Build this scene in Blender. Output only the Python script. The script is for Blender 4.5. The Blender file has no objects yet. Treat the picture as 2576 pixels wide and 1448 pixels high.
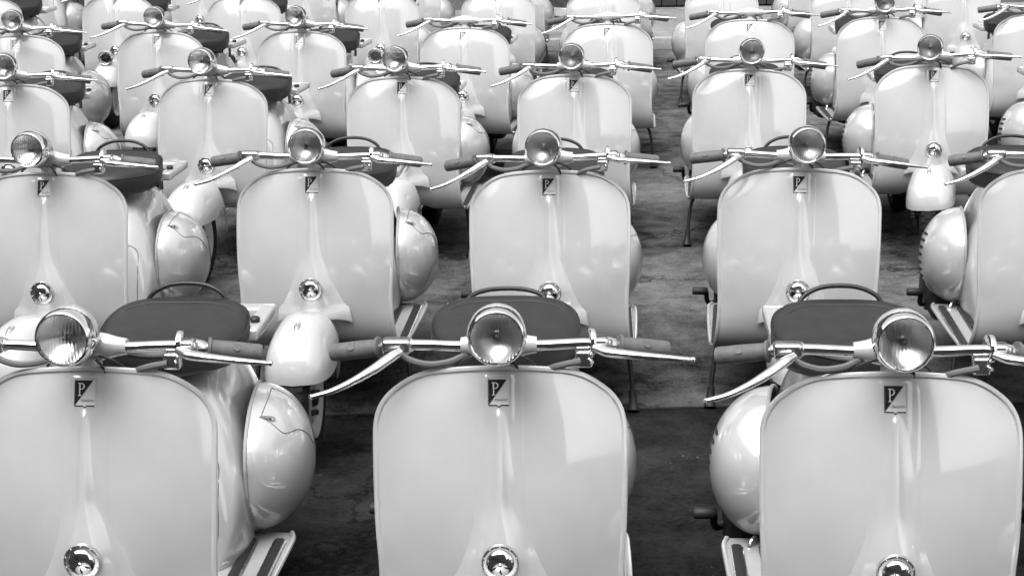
import bpy, bmesh, math, random
from mathutils import Vector, Matrix
from math import sin, cos, pi, radians, sqrt

random.seed(7)
sc = bpy.context.scene
COL = sc.collection

# ------------------------------------------------------------------ camera
CAM_H, CAM_PITCH, CAM_ROLL, CAM_F = 1.879, 15.426, -0.804, 4100.0
cam_data = bpy.data.cameras.new('camera')
cam_data.sensor_width = 36.0
cam_data.lens = CAM_F / 2576.0 * 36.0
cam_data.clip_start, cam_data.clip_end = 0.05, 2000.0
cam = bpy.data.objects.new('camera', cam_data)
COL.objects.link(cam)
cam.matrix_world = (Matrix.Translation((0, 0, CAM_H)) @ Matrix.Rotation(radians(90 - CAM_PITCH), 4, 'X')
                    @ Matrix.Rotation(radians(CAM_ROLL), 4, 'Z'))
sc.camera = cam

# ------------------------------------------------------------------ sky, sun, exposure
SUN_EL, SUN_AZ = 64.0, 205.0          # azimuth clockwise from +Y (the view direction)
world = bpy.data.worlds.new('World')
sc.world = world
world.use_nodes = True
wn, wl = world.node_tree.nodes, world.node_tree.links
wn.clear()
sky = wn.new('ShaderNodeTexSky')
sky.sky_type = 'NISHITA'
sky.sun_disc = False
sky.sun_elevation = radians(SUN_EL)
sky.sun_rotation = radians(SUN_AZ)
sky.air_density, sky.dust_density, sky.ozone_density = 1.0, 4.0, 1.0
bw = wn.new('ShaderNodeRGBToBW')      # the photograph is black and white
bg = wn.new('ShaderNodeBackground')
bg.inputs['Strength'].default_value = 0.15
wo = wn.new('ShaderNodeOutputWorld')
wl.new(sky.outputs[0], bw.inputs[0])
wl.new(bw.outputs[0], bg.inputs['Color'])
wl.new(bg.outputs[0], wo.inputs['Surface'])

sun_data = bpy.data.lights.new('sun', 'SUN')
sun_data.energy = 0.55
sun_data.angle = radians(50)
sun_data.color = (1, 1, 1)
sun = bpy.data.objects.new('sun', sun_data)
COL.objects.link(sun)
az, el = radians(SUN_AZ), radians(SUN_EL)
sdir = Vector((sin(az) * cos(el), cos(az) * cos(el), sin(el)))
sun.rotation_euler = sdir.to_track_quat('Z', 'Y').to_euler()
sun.location = (8, -8, 14)

vs = sc.view_settings
vs.view_transform = 'Standard'
vs.look = 'None'
vs.exposure = 1.64
vs.gamma = 1.0
vs.use_curve_mapping = False
sc.render.engine = 'CYCLES'
sc.cycles.max_bounces = 10
sc.cycles.diffuse_bounces = 1
sc.cycles.glossy_bounces = 5
sc.cycles.transmission_bounces = 8
sc.cycles.transparent_max_bounces = 8
sc.cycles.caustics_reflective = False
sc.cycles.caustics_refractive = False
sc.cycles.use_denoising = True

# ------------------------------------------------------------------ materials
MATS = {}
def mat(name, base, rough=0.5, metal=0.0, coat=0.0, spec=0.5, noise=None, bump=None, rough_noise=None, coat_rough=0.03):
    m = bpy.data.materials.new(name)
    m.use_nodes = True
    nt = m.node_tree
    b = nt.nodes['Principled BSDF']
    b.inputs['Base Color'].default_value = (base, base, base, 1)
    b.inputs['Roughness'].default_value = rough
    b.inputs['Metallic'].default_value = metal
    b.inputs['Specular IOR Level'].default_value = spec
    b.inputs['Coat Weight'].default_value = coat
    b.inputs['Coat Roughness'].default_value = coat_rough
    b.inputs['Coat IOR'].default_value = 1.9
    tc = nt.nodes.new('ShaderNodeTexCoord')
    def tex(scale, detail=5, rg=0.6):
        n = nt.nodes.new('ShaderNodeTexNoise')
        n.inputs['Scale'].default_value = scale
        n.inputs['Detail'].default_value = detail
        n.inputs['Roughness'].default_value = rg
        nt.links.new(tc.outputs['Object'], n.inputs['Vector'])
        return n
    if noise:                                   # (scale, low, high)
        n = tex(noise[0])
        r = nt.nodes.new('ShaderNodeMapRange')
        r.inputs['From Min'].default_value, r.inputs['From Max'].default_value = 0.3, 0.7
        r.inputs['To Min'].default_value, r.inputs['To Max'].default_value = noise[1], noise[2]
        nt.links.new(n.outputs['Fac'], r.inputs['Value'])
        nt.links.new(r.outputs[0], b.inputs['Base Color'])
    if rough_noise:
        n = tex(rough_noise[0])
        r = nt.nodes.new('ShaderNodeMapRange')
        r.inputs['From Min'].default_value, r.inputs['From Max'].default_value = 0.35, 0.65
        r.inputs['To Min'].default_value, r.inputs['To Max'].default_value = rough_noise[1], rough_noise[2]
        nt.links.new(n.outputs['Fac'], r.inputs['Value'])
        nt.links.new(r.outputs[0], b.inputs['Coat Roughness' if coat else 'Roughness'])
    if bump:                                    # (scale, strength, distance)
        n = tex(bump[0], 6)
        bp = nt.nodes.new('ShaderNodeBump')
        bp.inputs['Strength'].default_value, bp.inputs['Distance'].default_value = bump[1], bump[2]
        nt.links.new(n.outputs['Fac'], bp.inputs['Height'])
        nt.links.new(bp.outputs[0], b.inputs['Normal'])
        nt.links.new(bp.outputs[0], b.inputs['Coat Normal'])
    MATS[name] = m
    return m

mat('paint', 0.44, 0.45, 0, 1.0, 0.3, noise=(9, 0.415, 0.46), rough_noise=(11, 0.05, 0.11), bump=(7, 0.10, 0.004))
mat('chrome', 0.78, 0.07, 1.0, rough_noise=(30, 0.04, 0.13))
mat('aluminium', 0.72, 0.22, 1.0, rough_noise=(40, 0.16, 0.3))
mat('bright_metal', 0.8, 0.3, 0.6)
mat('grip_rubber', 0.10, 0.62, noise=(60, 0.08, 0.12), bump=(300, 0.25, 0.001))
mat('seat_leather', 0.016, 0.40, spec=0.4, noise=(25, 0.012, 0.021), bump=(420, 0.35, 0.0008))
mat('seat_piping', 0.012, 0.5)
mat('tyre', 0.012, 0.8, spec=0.2, bump=(80, 0.3, 0.002))
mat('black_rubber', 0.015, 0.6)
mat('dark_steel', 0.035, 0.5, 0.5)
mat('cable', 0.11, 0.5)
mat('wire', 0.02, 0.5)
mat('groove', 0.12, 0.6)
mat('slot', 0.006, 0.8)
mat('gasket', 0.30, 0.5)
mat('badge_dark', 0.012, 0.25, coat=0.6)
mat('badge_light', 0.72, 0.25, 0.25, coat=0.4)
mat('badge_text', 0.08, 0.4)
mat('reflector', 0.92, 0.26, 1.0)
mat('bulb', 0.5, 0.2, 0.2)
mat('spring', 0.12, 0.35, 0.8)

def glass_mat():
    m = bpy.data.materials.new('lens_glass')
    m.use_nodes = True
    nt = m.node_tree
    b = nt.nodes['Principled BSDF']
    b.inputs['Base Color'].default_value = (0.93, 0.93, 0.93, 1)
    b.inputs['Roughness'].default_value = 0.07
    b.inputs['IOR'].default_value = 1.35
    b.inputs['Transmission Weight'].default_value = 1.0
    tc = nt.nodes.new('ShaderNodeTexCoord')
    w = nt.nodes.new('ShaderNodeTexWave')
    w.bands_direction = 'X'
    w.wave_profile = 'SIN'
    w.inputs['Scale'].default_value = 48.0
    w.inputs['Distortion'].default_value = 0.0
    nt.links.new(tc.outputs['Object'], w.inputs['Vector'])
    bp = nt.nodes.new('ShaderNodeBump')
    bp.inputs['Strength'].default_value = 0.65
    bp.inputs['Distance'].default_value = 0.0018
    nt.links.new(w.outputs['Fac'], bp.inputs['Height'])
    nt.links.new(bp.outputs[0], b.inputs['Normal'])
    MATS['lens_glass'] = m
glass_mat()

def ground_mat(name, lo, hi, seed):
    m = bpy.data.materials.new(name)
    m.use_nodes = True
    nt = m.node_tree
    N, L = nt.nodes, nt.links
    b = N['Principled BSDF']
    b.inputs['Roughness'].default_value = 0.95
    b.inputs['Specular IOR Level'].default_value = 0.08
    tc = N.new('ShaderNodeTexCoord')
    mp = N.new('ShaderNodeMapping')
    mp.inputs['Location'].default_value = (seed, seed * 1.7, 0)
    L.new(tc.outputs['Object'], mp.inputs['Vector'])
    def tex(scale, detail, rg, kind='ShaderNodeTexNoise'):
        n = N.new(kind)
        n.inputs['Scale'].default_value = scale
        if kind == 'ShaderNodeTexNoise':
            n.inputs['Detail'].default_value = detail
            n.inputs['Roughness'].default_value = rg
        L.new(mp.outputs[0], n.inputs['Vector'])
        return n
    big = tex(0.9, 4, 0.6)
    mid = tex(6.0, 8, 0.7)
    fin = tex(70.0, 6, 0.75)
    a = N.new('ShaderNodeMath'); a.operation = 'MULTIPLY_ADD'
    L.new(mid.outputs['Fac'], a.inputs[0]); a.inputs[1].default_value = 1.1
    L.new(big.outputs['Fac'], a.inputs[2])
    a2 = N.new('ShaderNodeMath'); a2.operation = 'MULTIPLY_ADD'
    L.new(fin.outputs['Fac'], a2.inputs[0]); a2.inputs[1].default_value = 0.7
    L.new(a.outputs[0], a2.inputs[2])
    r = N.new('ShaderNodeMapRange')
    r.inputs['From Min'].default_value, r.inputs['From Max'].default_value = 1.12, 1.68
    r.inputs['To Min'].default_value, r.inputs['To Max'].default_value = lo, hi
    L.new(a2.outputs[0], r.inputs['Value'])
    # scattered dark spots and oil stains
    sp = tex(2.3, 3, 0.5)
    rs = N.new('ShaderNodeMapRange')
    rs.inputs['From Min'].default_value, rs.inputs['From Max'].default_value = 0.56, 0.72
    rs.inputs['To Min'].default_value, rs.inputs['To Max'].default_value = 1.0, 0.62
    L.new(sp.outputs['Fac'], rs.inputs['Value'])
    vo = N.new('ShaderNodeTexVoronoi')
    vo.feature = 'DISTANCE_TO_EDGE'
    vo.inputs['Scale'].default_value = 0.55
    wv = N.new('ShaderNodeVectorMath'); wv.operation = 'MULTIPLY_ADD'
    wv.inputs[1].default_value = (0.5, 0.5, 0.5)
    L.new(mid.outputs['Color'], wv.inputs[0]); L.new(mp.outputs[0], wv.inputs[2])
    L.new(wv.outputs[0], vo.inputs['Vector'])
    cr = N.new('ShaderNodeMapRange')
    cr.inputs['From Min'].default_value, cr.inputs['From Max'].default_value = 0.0, 0.012
    cr.inputs['To Min'].default_value, cr.inputs['To Max'].default_value = 0.25, 1.0
    L.new(vo.outputs['Distance'], cr.inputs['Value'])
    mc = N.new('ShaderNodeMath'); mc.operation = 'MULTIPLY'
    L.new(rs.outputs[0], mc.inputs[0]); L.new(cr.outputs[0], mc.inputs[1])
    rs = mc
    mu = N.new('ShaderNodeMath'); mu.operation = 'MULTIPLY'
    L.new(r.outputs[0], mu.inputs[0]); L.new(rs.outputs[0], mu.inputs[1])
    L.new(mu.outputs[0], b.inputs['Base Color'])
    bp = N.new('ShaderNodeBump')
    bp.inputs['Strength'].default_value, bp.inputs['Distance'].default_value = 0.9, 0.02
    L.new(a2.outputs[0], bp.inputs['Height'])
    L.new(bp.outputs[0], b.inputs['Normal'])
    MATS[name] = m
ground_mat('yard_concrete', 0.012, 0.20, 3.1)
ground_mat('yard_asphalt', 0.003, 0.045, 9.4)
ground_mat('pavement_concrete', 0.16, 0.32, 5.0)
mat('plaster', 0.12, 0.85, noise=(1.5, 0.09, 0.15), bump=(20, 0.4, 0.01))
mat('dark_wood', 0.03, 0.7, noise=(4, 0.022, 0.04))
mat('window_glass', 0.02, 0.08, spec=0.6)
mat('kerb_stone', 0.3, 0.8, noise=(8, 0.24, 0.36), bump=(40, 0.5, 0.01))
mat('roof_sheet', 0.16, 0.7, noise=(2, 0.13, 0.19))
mat('grit', 0.06, 0.9, noise=(9, 0.03, 0.10))
mat('crate_metal', 0.09, 0.5, 0.3, noise=(14, 0.05, 0.14))

# ------------------------------------------------------------------ mesh helpers
def mesh_from(name, verts, faces, m, smooth=True, auto=None):
    me = bpy.data.meshes.new(name)
    me.from_pydata([tuple(v) for v in verts], [], faces)
    me.validate()
    bm = bmesh.new(); bm.from_mesh(me)
    bmesh.ops.recalc_face_normals(bm, faces=bm.faces)
    bm.to_mesh(me); bm.free()
    me.materials.append(MATS[m])
    if smooth:
        me.polygons.foreach_set('use_smooth', [True] * len(me.polygons))
        if auto is not None:
            me.set_sharp_from_angle(angle=radians(auto))
    me.update()
    return me

class MB:
    """collects pieces of ONE part"""
    def __init__(self):
        self.v, self.f = [], []
    def add(self, vf):
        o = len(self.v)
        self.v += [Vector(p) for p in vf[0]]
        self.f += [[i + o for i in q] for q in vf[1]]
        return self
    def mesh(self, name, m, smooth=True, auto=40):
        return mesh_from(name, self.v, self.f, m, smooth, auto)

def grid(rows, closed=False):
    n = len(rows[0])
    v = [p for r in rows for p in r]
    f = []
    for i in range(len(rows) - 1):
        for j in range(n if closed else n - 1):
            k = (j + 1) % n
            f.append([i * n + j, i * n + k, (i + 1) * n + k, (i + 1) * n + j])
    return v, f

def thick(vf, t):
    """give a sheet real thickness (towards its back)"""
    bm = bmesh.new()
    vv = [bm.verts.new(p) for p in vf[0]]
    for q in vf[1]:
        try: bm.faces.new([vv[i] for i in q])
        except ValueError: pass
    bm.normal_update()
    bmesh.ops.solidify(bm, geom=bm.faces[:], thickness=t)
    bm.verts.index_update()
    out = ([v.co.copy() for v in bm.verts], [[v.index for v in f.verts] for f in bm.faces])
    bm.free()
    return out

def catmull(pts, n):
    pts = [Vector(p) for p in pts]
    out = []
    for i in range(len(pts) - 1):
        p0 = pts[i - 1] if i else pts[i] * 2 - pts[i + 1]
        p1, p2 = pts[i], pts[i + 1]
        p3 = pts[i + 2] if i + 2 < len(pts) else p2 * 2 - p1
        for k in range(n):
            t = k / n
            out.append(0.5 * ((2 * p1) + (-p0 + p2) * t + (2 * p0 - 5 * p1 + 4 * p2 - p3) * t * t
                              + (-p0 + 3 * p1 - 3 * p2 + p3) * t ** 3))
    out.append(pts[-1])
    return out

def tube(path, r, seg=10, caps=True, flat=None):
    """r: number or list; flat: squash factor of the second axis"""
    path = [Vector(p) for p in path]
    n = len(path)
    rr = r if isinstance(r, (list, tuple)) else [r] * n
    rows, up = [], None
    for i, p in enumerate(path):
        t = (path[min(i + 1, n - 1)] - path[max(i - 1, 0)]).normalized()
        if up is None:
            a = Vector((0, 0, 1)) if abs(t.z) < 0.9 else Vector((0, 1, 0))
            up = (a - t * a.dot(t)).normalized()
        else:
            up = (up - t * up.dot(t)).normalized()
        s = t.cross(up)
        k = flat if flat else 1.0
        rows.append([p + (up * cos(2 * pi * j / seg) * k + s * sin(2 * pi * j / seg)) * rr[i] for j in range(seg)])
    v, f = grid(rows, True)
    if caps:
        f = f + [list(range(seg))[::-1], list(range((n - 1) * seg, n * seg))]
    return v, f

def loop_tube(path, r, seg=8):
    path = [Vector(p) for p in path]
    n = len(path)
    rows = []
    for i, p in enumerate(path):
        t = (path[(i + 1) % n] - path[i - 1]).normalized()
        a = Vector((0, 0, 1)) if abs(t.z) < 0.95 else Vector((1, 0, 0))
        up = (a - t * a.dot(t)).normalized(); s = t.cross(up)
        rows.append([p + (up * cos(2 * pi * j / seg) + s * sin(2 * pi * j / seg)) * r for j in range(seg)])
    v, f = grid(rows + [rows[0]], True)
    return v, f

def frame_of(axis, upv=(0, 0, 1)):
    n = Vector(axis).normalized()
    u = Vector(upv); u = (u - n * u.dot(n))
    if u.length < 1e-5: u = Vector((1, 0, 0))
    u.normalize()
    return u.cross(n), u, n

def lathe(profile, origin, axis, seg=28, close_ends=True):
    """profile: (radius, height along axis)"""
    ex, ey, n = frame_of(axis, (0, 0, 1) if abs(Vector(axis).normalized().z) < 0.9 else (0, 1, 0))
    o = Vector(origin)
    rows = [[o + n * h + (ex * cos(2 * pi * j / seg) + ey * sin(2 * pi * j / seg)) * max(r, 1e-5) for j in range(seg)]
            for r, h in profile]
    v, f = grid(rows, True)
    if close_ends:
        f = f + [list(range(seg))[::-1], list(range((len(rows) - 1) * seg, len(rows) * seg))]
    return v, f

def box(c, s, rot=None):
    c = Vector(c)
    v = []
    for dx in (-1, 1):
        for dy in (-1, 1):
            for dz in (-1, 1):
                p = Vector((dx * s[0] / 2, dy * s[1] / 2, dz * s[2] / 2))
                if rot is not None: p = rot @ p
                v.append(c + p)
    return v, [[0, 1, 3, 2], [4, 6, 7, 5], [0, 4, 5, 1], [2, 3, 7, 6], [0, 2, 6, 4], [1, 5, 7, 3]]

def bevelled(vf, w, seg=2):
    bm = bmesh.new()
    vv = [bm.verts.new(p) for p in vf[0]]
    for q in vf[1]: bm.faces.new([vv[i] for i in q])
    bmesh.ops.recalc_face_normals(bm, faces=bm.faces)
    bmesh.ops.bevel(bm, geom=bm.edges[:], offset=w, segments=seg, affect='EDGES', profile=0.6)
    bm.verts.index_update()
    out = ([v.co.copy() for v in bm.verts], [[v.index for v in f.verts] for f in bm.faces])
    bm.free()
    return out

def prism(pts2, fr, h0, h1):
    """pts2: outline in (x, y) of frame fr = (origin, ex, ey, n)"""
    o, ex, ey, n = fr
    k = len(pts2)
    v = [o + ex * a + ey * b + n * h0 for a, b in pts2] + [o + ex * a + ey * b + n * h1 for a, b in pts2]
    f = [list(range(k))[::-1], list(range(k, 2 * k))] + [[i, (i + 1) % k, k + (i + 1) % k, k + i] for i in range(k)]
    return v, f

def smooth01(a, b, x):
    t = min(1, max(0, (x - a) / (b - a)))
    return t * t * (3 - 2 * t)

def interp(tab, x):
    if x <= tab[0][0]: return tab[0][1]
    for (a, p), (b, q) in zip(tab, tab[1:]):
        if x <= b:
            t = (x - a) / (b - a)
            return p + (q - p) * t
    return tab[-1][1]

def sinterp(tab, x):
    """smooth (cubic) table lookup"""
    n = len(tab)
    if x <= tab[0][0]: return tab[0][1]
    if x >= tab[-1][0]: return tab[-1][1]
    for i in range(n - 1):
        x0, y0 = tab[i]; x1, y1 = tab[i + 1]
        if x <= x1:
            h = x1 - x0; t = (x - x0) / h
            m0 = (y1 - tab[i - 1][1]) / (x1 - tab[i - 1][0]) if i else (y1 - y0) / h
            m1 = (tab[i + 2][1] - y0) / (tab[i + 2][0] - x0) if i + 2 < n else (y1 - y0) / h
            return ((2 * t ** 3 - 3 * t ** 2 + 1) * y0 + (t ** 3 - 2 * t ** 2 + t) * h * m0
                    + (-2 * t ** 3 + 3 * t ** 2) * y1 + (t ** 3 - t ** 2) * h * m1)

# ------------------------------------------------------------------ the yard
def place_obj(name, me, parent=None):
    o = bpy.data.objects.new(name, me)
    COL.objects.link(o)
    if parent is not None: o.parent = parent
    return o
def tag(o, label=None, cat=None, group=None, kind=None):
    if label: o['label'] = label
    if cat: o['category'] = cat
    if group: o['group'] = group
    if kind: o['kind'] = kind
    return o

def sheet(x0, x1, y0, y1, z):
    return [(x0, y0, z), (x1, y0, z), (x1, y1, z), (x0, y1, z)], [[0, 1, 2, 3]]
g = place_obj('ground', mesh_from('ground', *sheet(-400, 400, -400, 400, 0.0), 'yard_concrete', False)); g['kind'] = 'structure'
# the nearer half of the yard is paved with darker asphalt that ends at a ragged joint
random.seed(3)
jx = [-30 + i * 0.18 for i in range(334)]
jy = [5.215 + 0.02 * sin(x * 1.3) + 0.014 * sin(x * 7.1) + random.uniform(-0.02, 0.02) for x in jx]
v = [(x, y, 0.004) for x, y in zip(jx, jy)] + [(jx[0], -60, 0.004), (jx[-1], -60, 0.004)]
n = len(jx)
asp = MB(); asp.add((v, [list(range(n))[::-1] + [n, n + 1]]))
g = place_obj('asphalt_pavement', asp.mesh('asphalt_pavement', 'yard_asphalt', False)); g['kind'] = 'structure'
v = [(x, y - 0.004, 0.0065) for x, y in zip(jx, jy)] + [(x, y + 0.012 + random.uniform(0, 0.008), 0.0045) for x, y in zip(jx, jy)]
jm = MB(); jm.add((v, [[i, i + 1, n + i + 1, n + i] for i in range(n - 1)]))
g = place_obj('pavement_joint', jm.mesh('pavement_joint', 'slot', False)); g['kind'] = 'structure'

KERB_Y = 14.85
pv = MB(); pv.add(box((0, KERB_Y + 0.16 + 60, 0.05), (240, 120, 0.10)))
g = place_obj('pavement', pv.mesh('pavement', 'pavement_concrete', False)); g['kind'] = 'structure'
kerb = place_obj('kerb', None); kerb['kind'] = 'structure'
ks = mesh_from('kerb_stone', *bevelled(box((0, 0, 0.055), (0.992, 0.156, 0.11)), 0.012), 'kerb_stone', True, 40)
for i in range(-9, 11):
    k = place_obj('kerb_stone', ks, kerb)
    k.location = (i + 0.3, KERB_Y + 0.079, 0)

def wall_with_openings(x0, x1, z0, z1, yf, depth, openings):
    """front wall facing -Y as one mesh with real openings (x0,x1,z0,z1)"""
    xs = sorted({x0, x1, *[o[0] for o in openings], *[o[1] for o in openings]})
    zs = sorted({z0, z1, *[o[2] for o in openings], *[o[3] for o in openings]})
    def hole(a, b):
        return any(o[0] - 1e-6 <= a < o[1] - 1e-6 and o[2] - 1e-6 <= b < o[3] - 1e-6 for o in openings)
    v, f = [], []
    def q(pts):
        o = len(v); v.extend(pts); f.append([o, o + 1, o + 2, o + 3])
    for i in range(len(xs) - 1):
        for j in range(len(zs) - 1):
            a, b, c, d = xs[i], xs[i + 1], zs[j], zs[j + 1]
            if hole(a, c): continue
            q([(a, yf, c), (b, yf, c), (b, yf, d), (a, yf, d)])
            q([(a, yf + depth, c), (a, yf + depth, d), (b, yf + depth, d), (b, yf + depth, c)])
    for a, b, c, d in openings:
        q([(a, yf, c), (a, yf + depth, c), (a, yf + depth, d), (a, yf, d)])
        q([(b, yf, c), (b, yf, d), (b, yf + depth, d), (b, yf + depth, c)])
        q([(a, yf, d), (a, yf + depth, d), (b, yf + depth, d), (b, yf, d)])
        q([(a, yf, c), (b, yf, c), (b, yf + depth, c), (a, yf + depth, c)])
    q([(x0, yf, z1), (x1, yf, z1), (x1, yf + depth, z1), (x0, yf + depth, z1)])
    q([(x0, yf, z0), (x0, yf, z1), (x0, yf + depth, z1), (x0, yf + depth, z0)])
    q([(x1, yf, z0), (x1, yf + depth, z0), (x1, yf + depth, z1), (x1, yf, z1)])
    return v, f

def building(name, label, origin, rotz, width, height, depth, openings, doors, z0=0.0):
    root = bpy.data.objects.new(name, None); COL.objects.link(root)
    root.location = origin; root.rotation_euler = (0, 0, rotz)
    tag(root, label, 'building')
    w = MB(); w.add(wall_with_openings(0, width, z0, height, 0, 0.35, openings + doors))
    place_obj('wall', w.mesh('wall', 'plaster', False), root)
    b = MB()
    b.add(box((0.175, depth / 2 + 0.176, height / 2), (0.35, depth - 0.352, height)))
    b.add(box((width - 0.175, depth / 2 + 0.176, height / 2), (0.35, depth - 0.352, height)))
    b.add(box((width / 2, depth - 0.174, height / 2), (width - 0.704, 0.35, height)))
    place_obj('rear_wall', b.mesh('rear_wall', 'plaster', False), root)
    r = MB(); r.add(bevelled(box((width / 2, depth / 2, height + 0.13), (width + 0.7, depth + 0.7, 0.25)), 0.03))
    place_obj('roof', r.mesh('roof', 'roof_sheet', False), root)
    for a, c, d, e in openings:
        fr = MB(); t = 0.06
        fr.add(box((a + t / 2, 0.12, (d + e) / 2), (t, 0.08, e - d)))
        fr.add(box((c - t / 2, 0.12, (d + e) / 2), (t, 0.08, e - d)))
        fr.add(box(((a + c) / 2, 0.12, d + t / 2), (c - a - 2 * t, 0.08, t)))
        fr.add(box(((a + c) / 2, 0.12, e - t / 2), (c - a - 2 * t, 0.08, t)))
        fr.add(box(((a + c) / 2, 0.12, (d + e) / 2), (0.05, 0.06, e - d - 2 * t)))
        win = place_obj('window', fr.mesh('window', 'dark_steel', False), root)
        p = MB(); p.add(box(((a + c) / 2, 0.14, (d + e) / 2), (c - a - 2 * t, 0.012, e - d - 2 * t)))
        place_obj('pane', p.mesh('pane', 'window_glass', False), win)
    for a, c, d, e in doors:
        dm = MB(); nb = max(4, int((c - a) / 0.16)); bw_ = (c - a) / nb
        for i in range(nb):
            dm.add(box((a + bw_ * (i + 0.5), 0.2, (d + e) / 2), (bw_ - 0.012, 0.05, e - d)))
        dr = place_obj('door', dm.mesh('door', 'dark_wood', False), root)
        h = MB(); h.add(tube([(c - 0.12, 0.15, d + 1.0), (c - 0.12, 0.11, d + 1.02), (c - 0.12, 0.11, d + 1.18), (c - 0.12, 0.15, d + 1.2)], 0.012))
        place_obj('handle', h.mesh('handle', 'dark_steel'), dr)
    return root

# hall behind the rows: only the foot of its dark doors shows at the top edge
building('factory_hall', 'plastered hall with wide dark wooden doors behind the farthest scooters', (-14, 17.7, 0.1), 0, 30, 6.5, 10,
         [(x, x + 2.2, 3.4, 5.2) for x in (1, 4, 7, 10, 13, 16, 19, 22, 25)],
         [(3.0, 6.2, 0, 3.0), (9.0, 12.2, 0, 3.0), (14.2, 18.6, 0, 3.0)])
# the works behind the photographer, seen only as reflections in paint and chrome
building('factory_block', 'tall plastered factory block facing the scooter rows, mirrored in the leg shields', (7.9, -13, 0), pi, 34, 15.0, 9,
         [(x, x + 1.8, z, z + 1.8) for x in (1.2, 4.4, 7.6, 10.8, 14, 17.2, 20.4, 23.6, 26.8, 30) for z in (1.2, 4.6, 8.0, 11.4)],
         [])
building('storage_shed', 'low storage shed across the yard, mirrored at the edge of the leg shields', (34, -24, 0), pi, 24, 2.7, 7,
         [(x, x + 1.5, 1.0, 2.0) for x in (1.5, 5.0, 8.5, 12, 15.5)], [(19.5, 22.0, 0, 2.3)])

building('added_shading_wing', 'long plastered block added out of view on the left to hold back low sky light', (-9.5, -12, 0), pi / 2, 30, 6.2, 8,
         [(x, x + 1.8, z, z + 1.7) for x in (1.5, 5.0, 8.5, 12, 15.5, 19, 22.5, 26) for z in (1.2, 3.9)], [])  # unseen block, added so the left scooters get less sky light

# ================================================================== the scooter
# local frame: +X to the right in the picture, +Y to the rear, origin on the ground under the top of the leg shield
S1, ARC_END = 0.46, 0.70
P0 = (0.0, 0.86)
# the sheet leans back at the top, stands upright at half height and rolls under into the floor
LEAN = [(0, 23), (.08, 19.5), (.16, 15.5), (.25, 10.5), (.33, 5.5), (.40, 0), (.46, -8), (.52, -22), (.58, -42), (.64, -66), (.70, -90)]
def lean(s):
    return radians(sinterp(LEAN, s)) if s < ARC_END else -pi / 2
PATH_N = 700
PATH = [P0]
for _k in range(PATH_N):
    _t = lean((_k + .5) * ARC_END / PATH_N); _d = ARC_END / PATH_N
    PATH.append((PATH[-1][0] - sin(_t) * _d, PATH[-1][1] - cos(_t) * _d))
def path(s):
    """centre line of the leg shield and floor in the (y, z) plane -> point, normal (outer side)"""
    if s >= ARC_END:
        return (PATH[-1][0] + s - ARC_END, PATH[-1][1]), (0.0, -1.0)
    f = max(0, s) / ARC_END * PATH_N
    i = min(int(f), PATH_N - 1); t = f - i
    th = lean(s)
    return ((PATH[i][0] + (PATH[i + 1][0] - PATH[i][0]) * t, PATH[i][1] + (PATH[i + 1][1] - PATH[i][1]) * t), (-cos(th), sin(th)))
FLOOR_END = ARC_END + 0.50
FLOOR_Z = path(FLOOR_END)[0][1]
CR = 0.135
def half_w(s):
    w = sinterp([(0, .25), (.2, .25), (.32, .248), (.45, .243), (.6, .252), (.75, .272), (FLOOR_END - .04, .285), (FLOOR_END, .275)], s)
    if s < CR:
        w = 0.118 + (w - 0.118) * max(0, 1 - ((CR - s) / CR) ** 2.35) ** (1 / 2.35)
    return w
def shield_pt(x, s, h=0.0):
    (y, z), (ny, nz) = path(s)
    back = 0.056 * (abs(x) / 0.25) ** 2.1 * (1 - smooth01(S1 - .06, ARC_END, s))
    sag = 0.005 * (x / 0.125) ** 2 * (1 - smooth01(0.0, 0.12, s)) if abs(x) < .2 else 0.005 * 2.56 * (1 - smooth01(0.0, 0.12, s))
    hump = 0.0
    if s > S1:
        hump = 0.035 * (1 - smooth01(0.06, 0.13, abs(x))) * smooth01(S1 + .1, ARC_END + .05, s)
    k = h - back - hump
    return Vector((x, y + ny * k, z + nz * k - sag))

def build_shield():
    ss = [CR * (1 - cos(pi / 2 * i / 16)) for i in range(16)] + [CR + i * 0.02 for i in range(16)]
    s = ss[-1]
    while s < FLOOR_END - 0.012:
        s += 0.018; ss.append(min(s, FLOOR_END))
    if ss[-1] < FLOOR_END: ss.append(FLOOR_END)
    nx = 44
    rows = [[shield_pt(half_w(s) * (2 * j / nx - 1), s) for j in range(nx + 1)] for s in ss]
    sheetv = thick(grid(rows), 0.0025)
    me = MB().add(sheetv).mesh('leg_shield', 'paint', True, 50)
    edge = [r[0] for r in rows[::-1]] + rows[0][1:-1] + [r[-1] for r in rows]
    off = []
    for p in edge: off.append(p + Vector((0, -0.0015, 0)))
    trim = MB().add(tube(off, 0.0066, 8)).mesh('edge_trim', 'paint')
    return me, trim

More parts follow.
